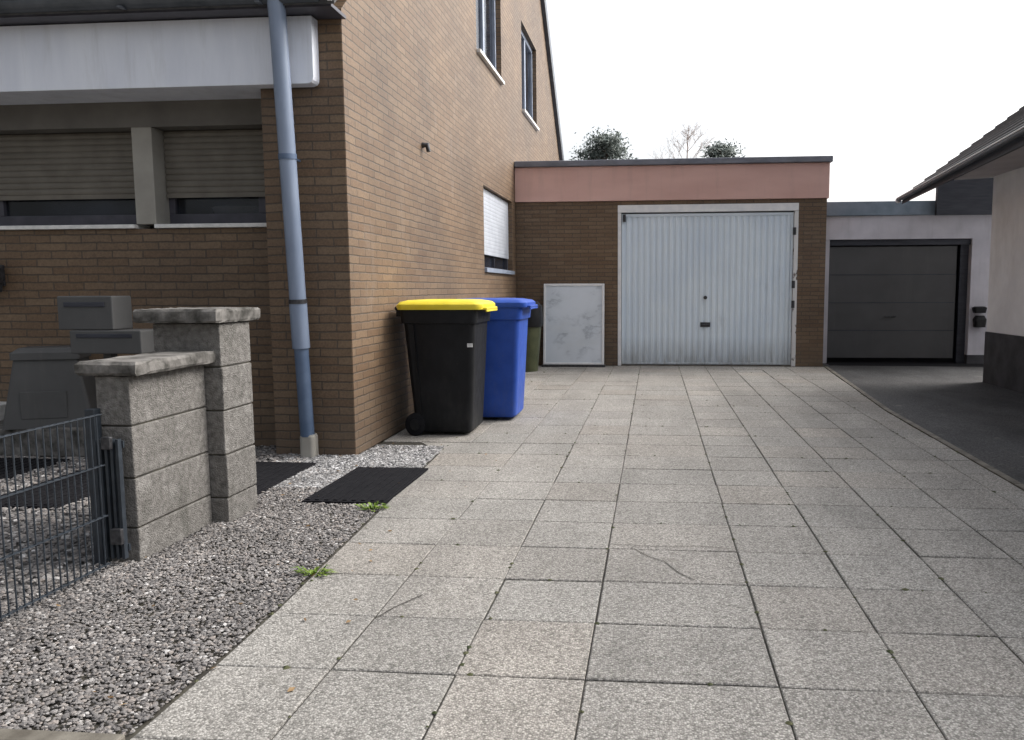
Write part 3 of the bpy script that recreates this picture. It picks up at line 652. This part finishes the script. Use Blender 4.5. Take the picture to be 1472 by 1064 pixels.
# ------------------------------------------------------------------ wheelie bins
def make_bin(name, label, loc, rz, body_mat, lid_mat, group, scale=1.0, sticker=True):
    t = thing(name, label, 'wheelie bin', loc, group); t.rotation_euler = (0, 0, rz); t.scale = (scale, 1, 1)
    secs = [(0,0,.03,.50,.44,.045), (0,0,.05,.535,.47,.05), (0,0,.16,.55,.485,.05), (-.005,0,.5,.60,.525,.05), (-.01,0,.90,.655,.565,.05), (-.01,0,.925,.66,.57,.05), (-.01,0,.927,.70,.60,.055), (-.01,0,1.0,.715,.61,.055), (-.01,0,1.035,.715,.61,.055)]
    bd = part(MB().loft(secs, 7), 'body', body_mat, t, smooth=True)
    # vertical stiffening ribs at the hinge side and the wheel arch
    for sy in (-1, 1):
        mb = MB(); mb.add([(-.235,sy*.235,.18),(-.19,sy*.24,.18),(-.235,sy*.29,.92),(-.285,sy*.29,.92),(-.235,sy*.25,.18),(-.19,sy*.255,.18),(-.235,sy*.303,.92),(-.285,sy*.303,.92)],
               [(0,1,2,3),(4,5,6,7),(0,1,5,4),(1,2,6,5),(2,3,7,6),(3,0,4,7)])
        part(mb, 'side_rib', body_mat, t)
    part(MB().tube([(-.395, -.23, 1.03), (-.425, -.20, 1.045), (-.425, .20, 1.045), (-.395, .23, 1.03)], .016, 10).box(-.41,-.35,-.245,-.205,.98,1.04).box(-.41,-.35,.205,.245,.98,1.04), 'handle', body_mat, t)
    # lid: shallow dome with a down-turned rim and a lip at the front
    ls = [(.0,0,1.036,.775,.635,.06), (.0,0,1.058,.79,.645,.065), (.0,0,1.078,.785,.64,.065), (-.005,0,1.098,.74,.60,.07), (-.02,0,1.112,.60,.48,.07), (-.02,0,1.116,.40,.30,.06)]
    ld = part(MB().loft(ls, 7), 'lid', lid_mat, t, smooth=True)
    part(MB().box(.385, .425, -.22, .22, 1.032, 1.052).box(.412, .425, -.22, .22, 1.015, 1.033), 'lid_lip', lid_mat, ld, bevel=.006)
    part(MB().tube([(-.385, -.26, 1.062), (-.385, .26, 1.062)], .018, 10), 'hinge_rod', lid_mat, ld, smooth=True)
    for sy in (-1, 1):
        wh = part(MB().tube([(-.255, sy*.215, .095), (-.255, sy*.222, .095), (-.255, sy*.258, .095), (-.255, sy*.265, .095)], [.083, .095, .095, .083], 24), 'wheel', M['rubber'], t, smooth=True)
        part(MB().tube([(-.255, sy*.258, .095), (-.255, sy*.270, .095)], [.05, .045], 18), 'hub', M['black'], wh, smooth=True)
    part(MB().tube([(-.265, -.25, .10), (-.265, .25, .10)], .012, 8), 'axle', M['steel'], t)
    if sticker:
        part(MB().box(.255, .305, -.291, -.287, .735, .765), 'sticker', M['label'], t)
    return t
make_bin('wheelie_bin', 'black wheelie bin with a bright yellow lid against the brick gable wall', (-1.72, 6.60, 0), 0, M['black'], M['yellow'], 'wheelie bins by the gable wall', scale=.89)
make_bin('wheelie_bin', 'all blue wheelie bin standing behind the yellow lidded one', (-1.50, 7.38, 0), 0, M['blue'], M['blue'], 'wheelie bins by the gable wall', scale=.93, sticker=False)
t = thing('water_butt', 'olive green tub with black lid in the corner behind the blue bin', 'tub', (-1.90, 11.6, 0))
part(MB().loft([(0,0,.0,.40,.40,.15),(0,0,.62,.50,.50,.18),(0,0,.65,.50,.50,.18)], 6), 'tub', M['olive'], t, smooth=True)
part(MB().loft([(0,0,.652,.54,.54,.2),(0,0,.70,.56,.56,.2),(0,0,.95,.54,.54,.2),(0,0,1.02,.40,.40,.15)], 6), 'lid', M['black'], t, smooth=True)

# ------------------------------------------------------------------ block pillars
def pillar(name, label, x0, x1, y0, y1, ztop, joints, cap, capz):
    t = thing(name, label, 'pillar', ((x0+x1)/2, (y0+y1)/2, 0), 'concrete block pillars beside the gravel', world_parts=True)
    zs = [-.01]+joints+[ztop]; g = .0035
    for i in range(len(zs)-1):
        d = random.uniform(-.003, .003)
        part(MB().box(x0+d, x1+d, y0+d*.5, y1-d, zs[i]+g, zs[i+1]-g), 'block', M['block'], t, bevel=.006)
    part(MB().box(x0+.008, x1-.008, y0+.008, y1-.008, 0, ztop), 'mortar', M['joint'], t)
    cx0, cx1, cy0, cy1 = cap
    # rough-edged cap slab
    n = 14; P = [(cx0+(cx1-cx0)*i/n, cy0) for i in range(n)]+[(cx1, cy0+(cy1-cy0)*i/n) for i in range(n)]+[(cx1-(cx1-cx0)*i/n, cy1) for i in range(n)]+[(cx0, cy1-(cy1-cy0)*i/n) for i in range(n)]
    mb = MB(); m_ = len(P)
    for zz, ins in ((capz[0], .004), (capz[0]+.012, 0), (capz[1]-.012, 0), (capz[1], .006)):
        for (x, y) in P:
            j = random.uniform(-.004, .004); cxm, cym = (cx0+cx1)/2, (cy0+cy1)/2
            f_ = 1-ins*2/max(cx1-cx0, .1)
            mb.v.append((cxm+(x-cxm)*f_+j, cym+(y-cym)*f_+random.uniform(-.004, .004), zz+random.uniform(-.002, .002)))
    for i in range(3):
        for k in range(m_): mb.f.append((i*m_+k, i*m_+(k+1) % m_, (i+1)*m_+(k+1) % m_, (i+1)*m_+k))
    mb.f += [tuple(reversed(range(m_))), tuple(range(3*m_, 4*m_))]
    part(mb, 'cap', M['capstone'], t)
    return t
pillar('block_pillar', 'lower grey concrete block pillar with flat cap at the end of the wire fence', -2.43, -2.272, 3.272, 3.86, .832, [.15, .375, .608], (-2.49, -2.215, 3.235, 3.90), (.834, .893))
pillar('block_pillar', 'taller grey concrete block pillar with wide flat cap behind the lower one', -2.54, -2.185, 3.868, 4.17, 1.035, [.13, .355, .585, .81], (-2.60, -2.165, 3.80, 4.25), (1.037, 1.105))

# ------------------------------------------------------------------ wire fence
t = thing('wire_fence', 'low blue grey wire mesh fence running from the block pillar to the left edge', 'fence', (-2.33, 2.2, 0), world_parts=True)
mb = MB(); ya, yb = .95, 3.16; xf = -2.335
y = ya
while y <= yb+.001:
    mb.tube([(xf, y, .015), (xf, y, .682)], .0034, 5); y += .037
for z in (.03, .24, .46, .678):
    for dx in (-.006, .006): mb.tube([(xf+dx, ya, z), (xf+dx, yb, z)], .0028, 5)
part(mb, 'mesh_panel', M['wire'], t)
for (px_, py_, w_) in ((-2.425, 3.235, .045), (-2.345, .92, .05)):
    part(MB().box(px_-w_/2, px_+w_/2, py_-w_/2, py_+w_/2, -.02, .69), 'post', M['wire'], t, bevel=.004)
mb = MB()
for i, x in enumerate((-2.385, -2.358, -2.332, -2.306)): mb.box(x-.006, x+.006, 3.21, 3.235, .03, .56)
mb.box(-2.40, -2.295, 3.236, 3.246, .52, .55); mb.box(-2.40, -2.295, 3.236, 3.246, .06, .09)
part(mb, 'end_bars', M['wire'], t)
part(MB().box(-2.345, -2.295, 3.185, 3.208, .10, .17), 'lower_clamp', M['steel'], t, bevel=.004)
part(MB().box(-2.36, -2.32, 3.185, 3.208, .52, .575), 'upper_clamp', M['steel'], t, bevel=.004)

# ------------------------------------------------------------------ charcoal things behind the fence
t = thing('composter_stand_in', 'charcoal grey plastic stand-in shaped as a composter, wider at the foot, by the front wall', 'composter', (-4.46, 5.56, .201))  # guessed stand-in; the real thing at this spot is not visible
t.rotation_euler = (0, 0, math.radians(20))
part(MB().loft([(0,0,.0,.60,.32,.02),(0,0,.50,.42,.26,.02)], 3), 'body', M['charcoal'], t)
part(MB().loft([(0,0,.501,.45,.29,.02),(0,0,.55,.45,.29,.02),(0,0,.585,.36,.22,.02)], 3), 'lid', M['charcoal'], t)  # lid of the composter stand-in
part(MB().box(-.17, .13, -.160, -.150, .07, .27), 'stand_in_hatch', M['charcoal'], t, bevel=.004)
t = thing('letterbox_stand_in', 'charcoal grey stand-in boxes on a post behind the block pillars', 'letterbox_stand_in', (-3.60, 5.0, 0), world_parts=True)  # guessed boxes filling a spot whose real contents are unknown
part(MB().box(-3.66, -3.60, 5.02, 5.08, -.01, .80), 'post', M['charcoal'], t, bevel=.004)
part(MB().box(-3.87, -3.49, 4.90, 5.10, .945, 1.165), 'upper_box', M['charcoal'], t, bevel=.008)
part(MB().box(-3.79, -3.30, 4.89, 5.12, .79, .943), 'lower_box', M['charcoal'], t, bevel=.008)
part(MB().box(-3.82, -3.54, 4.893, 4.90, 1.095, 1.125), 'mail_flap', M['darkclad'], t, bevel=.002)
part(MB().box(-3.74, -3.36, 4.883, 4.89, .895, .92), 'paper_flap', M['darkclad'], t, bevel=.002)

# ------------------------------------------------------------------ neighbour's garage with open bay
K = thing('neighbour_garage', 'low pale rendered garage with blue grey coping and stand-in charcoal door, right of the brick garage', 'garage', (4, 15, 0), world_parts=True)
KY = 13.0
part(MB().box(2.66, 6.6, KY, KY+.24, 1.95, 2.31).box(4.905, 6.6, KY, KY+.24, .14, 1.95).box(2.66, 2.75, KY+.01, KY+.24, 0, 1.95)
     .box(6.4, 6.6, KY+.24, KY+6, 0, 2.31).box(2.66, 6.4, KY+5.8, KY+6, 0, 2.31), 'wall', M['grey_render'], K)
part(MB().box(4.905, 6.59, KY+.01, KY+.23, 0, .14), 'plinth', M['plinth'], K)
part(MB().box(2.64, 6.65, KY-.05, KY+6.05, 2.312, 2.53), 'coping', M['coping_blue'], K, bevel=.01)
gd = part(MB().box(2.76, 4.72, KY+.10, KY+.14, .08, 1.84), 'garage_door', M['charcoal_door_stand_in'], K, bevel=.003)  # guessed door closing the bay; what it really holds is not visible
for zz in (.52, .96, 1.40): part(MB().box(2.77, 4.71, KY+.096, KY+.0995, zz-.006, zz+.006), 'stand_in_panel_joint', M['darkclad'], gd)
part(MB().tube([(3.66, KY+.07, .74), (3.82, KY+.07, .74)], .010, 8).box(3.67, 3.685, KY+.07, KY+.099, .73, .75).box(3.795, 3.81, KY+.07, KY+.099, .73, .75), 'handle', M['steel'], gd)  # handle of the guessed stand-in door
part(MB().box(2.751, 4.904, KY+.06, KY+.13, 1.86, 1.949).box(4.78, 4.904, KY+.12, KY+.20, 0, 1.86), 'door_frame', M['darkclad'], K)
part(MB().box(2.75, 4.905, KY+.30, KY+.32, 0, 1.95), 'inner_lining', M['room'], K)
t = thing('dark_gable', 'dark blue black clad gable end rising above the neighbour\'s garage coping under the tiled eaves', 'shed', (5, 13.6, 0), world_parts=True)
part(MB().prism([(4.30, 2.30), (6.3, 2.30), (6.3, 3.6), (5.6, 3.3), (4.30, 2.80)], 'y', 12.86, 12.92), 'cladding', M['darkclad'], t)
part(MB().box(4.30, 4.36, 12.83, 12.858, 2.30, 2.79), 'corner_post', M['darkclad'], t)

# small shrub-like dark lump by the plinth
t = thing('wall_box', 'small black two part box fixed low on the pale jamb of the neighbour\'s garage', 'box', (5.02, 12.9, .6), world_parts=True)
part(MB().loft([(5.03,12.93,.80,.16,.13,.03),(5.03,12.93,.88,.20,.13,.03),(5.03,12.93,.90,.14,.10,.03)], 4), 'upper_case', M['black'], t)
part(MB().loft([(5.04,12.93,.58,.15,.13,.03),(5.04,12.93,.70,.18,.13,.03),(5.04,12.93,.76,.12,.10,.03)], 4), 'lower_case', M['black'], t)

# ------------------------------------------------------------------ white house at the right
W = thing('white_house', 'white rendered house with dark plinth and steep tiled roof at the right edge', 'house', (8, 6, 0), world_parts=True)
WX = 4.18
part(MB().box(WX, 11, -2, 10.50, .64, 2.58), 'wall', M['white_render'], W, bevel=.004)
part(MB().box(WX-.012, 11.01, -2.01, 10.512, -.02, .64), 'plinth', M['plinth'], W, bevel=.004)
# eaves line runs slightly askew to the wall
E0, E1 = (3.70, 12.62), (2.72, 3.0)
def ex(y): return E1[0] + (E0[0]-E1[0])*(y-E1[1])/(E0[1]-E1[1])
S2 = .76; rz0 = 2.53
# tiled slope: courses as steps
mb = MB(); nc = 22; run = 3.6
for k in range(nc):
    u0_, u1_ = run*k/nc, run*(k+1)/nc + .03
    za, zb = rz0+S2*u0_+.035, rz0+S2*u1_+.008
    v = [(ex(E1[1])+u0_, E1[1], za), (ex(E0[1])+u0_, E0[1], za), (ex(E0[1])+u1_, E0[1], zb), (ex(E1[1])+u1_, E1[1], zb)]
    v += [(x, y, z-.03) for x, y, z in v]
    mb.add(v, [(0,1,2,3),(4,7,6,5),(0,4,5,1),(1,5,6,2),(2,6,7,3),(3,7,4,0)])
rf = part(mb, 'roof', M['tile'], W)
part(MB().add([(ex(3)+.03,3,rz0-.02),(ex(12.6)+.03,12.6,rz0-.02),(ex(12.6)+run,12.6,rz0-.02+S2*run),(ex(3)+run,3,rz0-.02+S2*run),
               (ex(3)+.03,3,rz0-.08),(ex(12.6)+.03,12.6,rz0-.08),(ex(12.6)+run,12.6,rz0-.08+S2*run),(ex(3)+run,3,rz0-.08+S2*run)],
              [(0,1,2,3),(4,7,6,5),(0,4,5,1),(1,5,6,2),(2,6,7,3),(3,7,4,0)]), 'rafters', M['darkclad'], W)
part(MB().add([(ex(3)+.06,3,2.555),(ex(12.5)+.06,10.6,2.555),(WX+.05,10.6,2.58),(WX+.05,3,2.58),(ex(3)+.06,3,2.535),(ex(12.5)+.06,10.6,2.535),(WX+.05,10.6,2.56),(WX+.05,3,2.56)],
              [(0,1,2,3),(4,7,6,5),(0,4,5,1),(1,5,6,2),(2,6,7,3),(3,7,4,0)]), 'eave_soffit', M['soffit'], W)
mb = MB()
for (oy, oz_, rr_) in ((0, 0, .05),):
    mb.tube([(ex(3)-.03, 3, 2.515), (ex(E0[1])-.03, E0[1], 2.515)], .030, 12)
gt_ = part(mb, 'gutter', M['gutter'], W, smooth=True)
part(MB().add([(ex(3)+.01,3,2.40),(ex(E0[1])+.01,E0[1],2.45),(ex(E0[1])+.02,E0[1],2.53),(ex(3)+.02,3,2.53),(ex(3)+.06,3,2.40),(ex(E0[1])+.06,E0[1],2.47),(ex(E0[1])+.06,E0[1],2.53),(ex(3)+.06,3,2.53)],
              [(0,1,2,3),(4,7,6,5),(0,4,5,1),(1,5,6,2),(2,6,7,3),(3,7,4,0)]), 'eave_board', M['darkclad'], W)
part(MB().tube([(ex(3)-.062, 3, 2.535), (ex(E0[1])-.062, E0[1], 2.535)], .008, 6), 'gutter_lip', M['white_trim'], gt_)
part(MB().tube([(ex(E0[1])-.035, E0[1]+.002, 2.505), (ex(E0[1])-.035, E0[1]+.03, 2.505)], .042, 12), 'end_cap', M['white_trim'], gt_)

# ------------------------------------------------------------------ weeds and trees
def weed(loc, label, s=1.0, n=46):
    mb = MB()
    for i in range(n):
        th_ = random.uniform(0, 2*math.pi); rad = random.uniform(0, .05)*s; ln_ = random.uniform(.03, .085)*s; w_ = random.uniform(.005, .012)*s
        up = random.uniform(.15, .9); d = Vector((math.cos(th_)*1.35, math.sin(th_)*.7, 0)); p0 = Vector((rad*math.cos(th_)*1.6, rad*math.sin(th_), 0)); sd_ = Vector((-d.y, d.x, 0)).normalized()*w_
        p1 = p0 + d*ln_*.5 + Vector((0, 0, ln_*up*.8)); p2 = p0 + d*ln_ + Vector((0, 0, ln_*up*.7))
        mb.add([p0-sd_*.3, p0+sd_*.3, p1+sd_, p1-sd_, p2], [(0,1,2,3),(3,2,4)])
    o = mb.build('weed', M['weed']); o.location = loc; tag(o, label, 'weed', 'weeds along the gravel edge'); return o
weed((-1.425, 3.17, .0), 'small green weed tuft in the joint, nearer the camera', .65)
weed((-1.53, 4.17, .0), 'green weed tuft at the front edge of the black mat beside the driveway', .7, 80)

def conifer(loc, h, crown_r, z0, label, n=5200, seed=1):
    rnd = random.Random(seed); t = thing('evergreen_tree', label, 'tree', loc, 'evergreen trees behind the garage')
    mb = MB(); mb.tube([(0,0,-.1),(.05,.02,h*.4),(0,0,h*.75),(.02,0,h*.97)], [.16,.12,.06,.015], 8)
    tips = []
    for i in range(58):
        z = rnd.uniform(z0, h*.99); th_ = rnd.uniform(0, 2*math.pi); q = (h-z)/(h-z0)
        R_ = crown_r*(min(1, (q*1.7)**.6))*rnd.uniform(.6, 1.08); e_ = (R_*math.cos(th_), R_*math.sin(th_), min(z+R_*.28, h*1.0))
        mb.tube([(0,0,z-R_*.1), (e_[0]*.5, e_[1]*.5, z+R_*.08), e_], [.035,.02,.006], 5); tips.append((z, e_))
    part(mb, 'trunk', M['bark'], t)
    lf = MB()
    for i in range(n):
        z, e_ = rnd.choice(tips); f_ = rnd.uniform(.35, 1.03)
        c = Vector((e_[0]*f_, e_[1]*f_, z+(e_[2]-z)*f_)) + Vector((rnd.gauss(0,.15), rnd.gauss(0,.15), rnd.gauss(0,.10)))
        a_ = Vector((rnd.gauss(0,1), rnd.gauss(0,1), rnd.gauss(0,.6))).normalized()*rnd.uniform(.03,.075); b_ = a_.orthogonal().normalized()*rnd.uniform(.015,.03)
        lf.add([c-a_, c+b_, c+a_, c-b_], [(0,1,2,3)])
    part(lf, 'crown', M['conifer'], t); return t
conifer((-1.33, 22.2, 0), 5.30, 1.35, 2.2, 'dark evergreen tree behind the garage roof, the taller left one', 15000, 3)
conifer((1.75, 22.0, 0), 4.90, 1.05, 2.0, 'dark evergreen tree barely topping the garage roof, right of the bare tree', 11000, 5)

rnd = random.Random(9)
t = thing('bare_tree', 'thin leafless tree with pale twigs behind the garage roof', 'tree', (.95, 24, 0))
mb = MB(); mb.tube([(0,0,-.1),(.02,0,2.5),(-.03,0,4.4),(.03,0,5.9)], [.07,.05,.028,.008], 7); part(mb, 'trunk', M['birch'], t)
mb = MB()
def branch(p, d, ln_, r, depth):
    q = p + d*ln_*.5 + Vector((rnd.gauss(0,.04), rnd.gauss(0,.04), .02)); e_ = p + d*ln_ + Vector((0, 0, ln_*.1))
    mb.tube([p, q, e_], [r, r*.75, r*.45], 4, cap=False)
    if depth > 0:
        for k in range(4):
            dd = (d + Vector((rnd.gauss(0,.55), rnd.gauss(0,.55), rnd.gauss(.15,.35)))).normalized(); s_ = p.lerp(e_, rnd.uniform(.35, 1))
            branch(s_, dd, ln_*rnd.uniform(.45,.7), r*.5, depth-1)
for i in range(16):
    z = rnd.uniform(3.2, 5.7); th_ = rnd.uniform(0, 2*math.pi)
    branch(Vector((0,0,z)), Vector((math.cos(th_)*.7, math.sin(th_)*.7, .8)).normalized(), (6.4-z)*.42, .012, 3)
part(mb, 'twigs', M['birch'], t)

# hairline cracks across two slabs
mb = MB()
for pts in ([(-.10,3.62),(-.02,3.50),(.05,3.44),(.11,3.30),(.17,3.22)], [(-.19,3.66),(.02,3.64),(.2,3.66),(.36,3.63)], [(-.9,2.98),(-.97,2.85),(-1.01,2.74)]):
    for (xa, ya), (xb, yb) in zip(pts, pts[1:]):
        d = Vector((xb-xa, yb-ya, 0)).normalized(); q = Vector((-d.y, d.x, 0))*.0022
        mb.add([(xa-q.x,ya-q.y,.0045),(xa+q.x,ya+q.y,.0045),(xb+q.x,yb+q.y,.0045),(xb-q.x,yb-q.y,.0045)], [(0,1,2,3)])
struct(mb.build('driveway_cracks', M['joint']))

# moss and soil squeezed out of the joints, dry leaves on the gravel
mb = MB()
for i in range(420):
    if random.random() < .6:
        x = random.choice(cols[3:-1]) + random.gauss(0, .004); y = random.uniform(2.0, 12.2)
    else:
        y = ROW0 + ROWP*random.randint(0, 23) + random.gauss(0, .004); x = random.uniform(-1.4, 2.1)
    if random.random() < .35: y = random.uniform(2, 12.2); x = (right_edge(y) if random.random() < .6 else left_edge(min(y, 5.9))) + random.gauss(0, .012)
    r_ = random.uniform(.004, .013); n = 7; z0 = .001
    P = [(x + r_*random.uniform(.6, 1.3)*math.cos(k*2*math.pi/n), y + r_*random.uniform(.6, 1.6)*math.sin(k*2*math.pi/n), z0) for k in range(n)]
    mb.add(P + [(x, y, z0+r_*.55)], [(k, (k+1) % n, n) for k in range(n)])
o = mb.build('joint_moss', mottled('moss', (.035,.045,.015), (.085,.085,.04), 40)); o['kind'] = 'stuff'
mb = MB()
for i in range(90):
    x = random.uniform(-2.4, -1.0); y = random.uniform(2.0, 6.0)
    if random.random() < .35: x, y = random.uniform(-2.0, 2.3), random.uniform(11.6, 12.35)
    a_ = random.uniform(0, 6.3); l_ = random.uniform(.007, .016); w_ = l_*random.uniform(.35, .6); z0 = .014 if x < left_edge(min(y,5.9)) else .006
    c_, s_ = math.cos(a_), math.sin(a_)
    mb.add([(x-l_*c_, y-l_*s_, z0), (x-w_*s_, y+w_*c_, z0+random.uniform(0,.006)), (x+l_*c_, y+l_*s_, z0+random.uniform(0,.006)), (x+w_*s_, y-w_*c_, z0)], [(0,1,2,3)])
o = mb.build('leaf_litter', leaf_mat('dry_leaf', (.12,.07,.03), (.30,.20,.10))); o['kind'] = 'stuff'
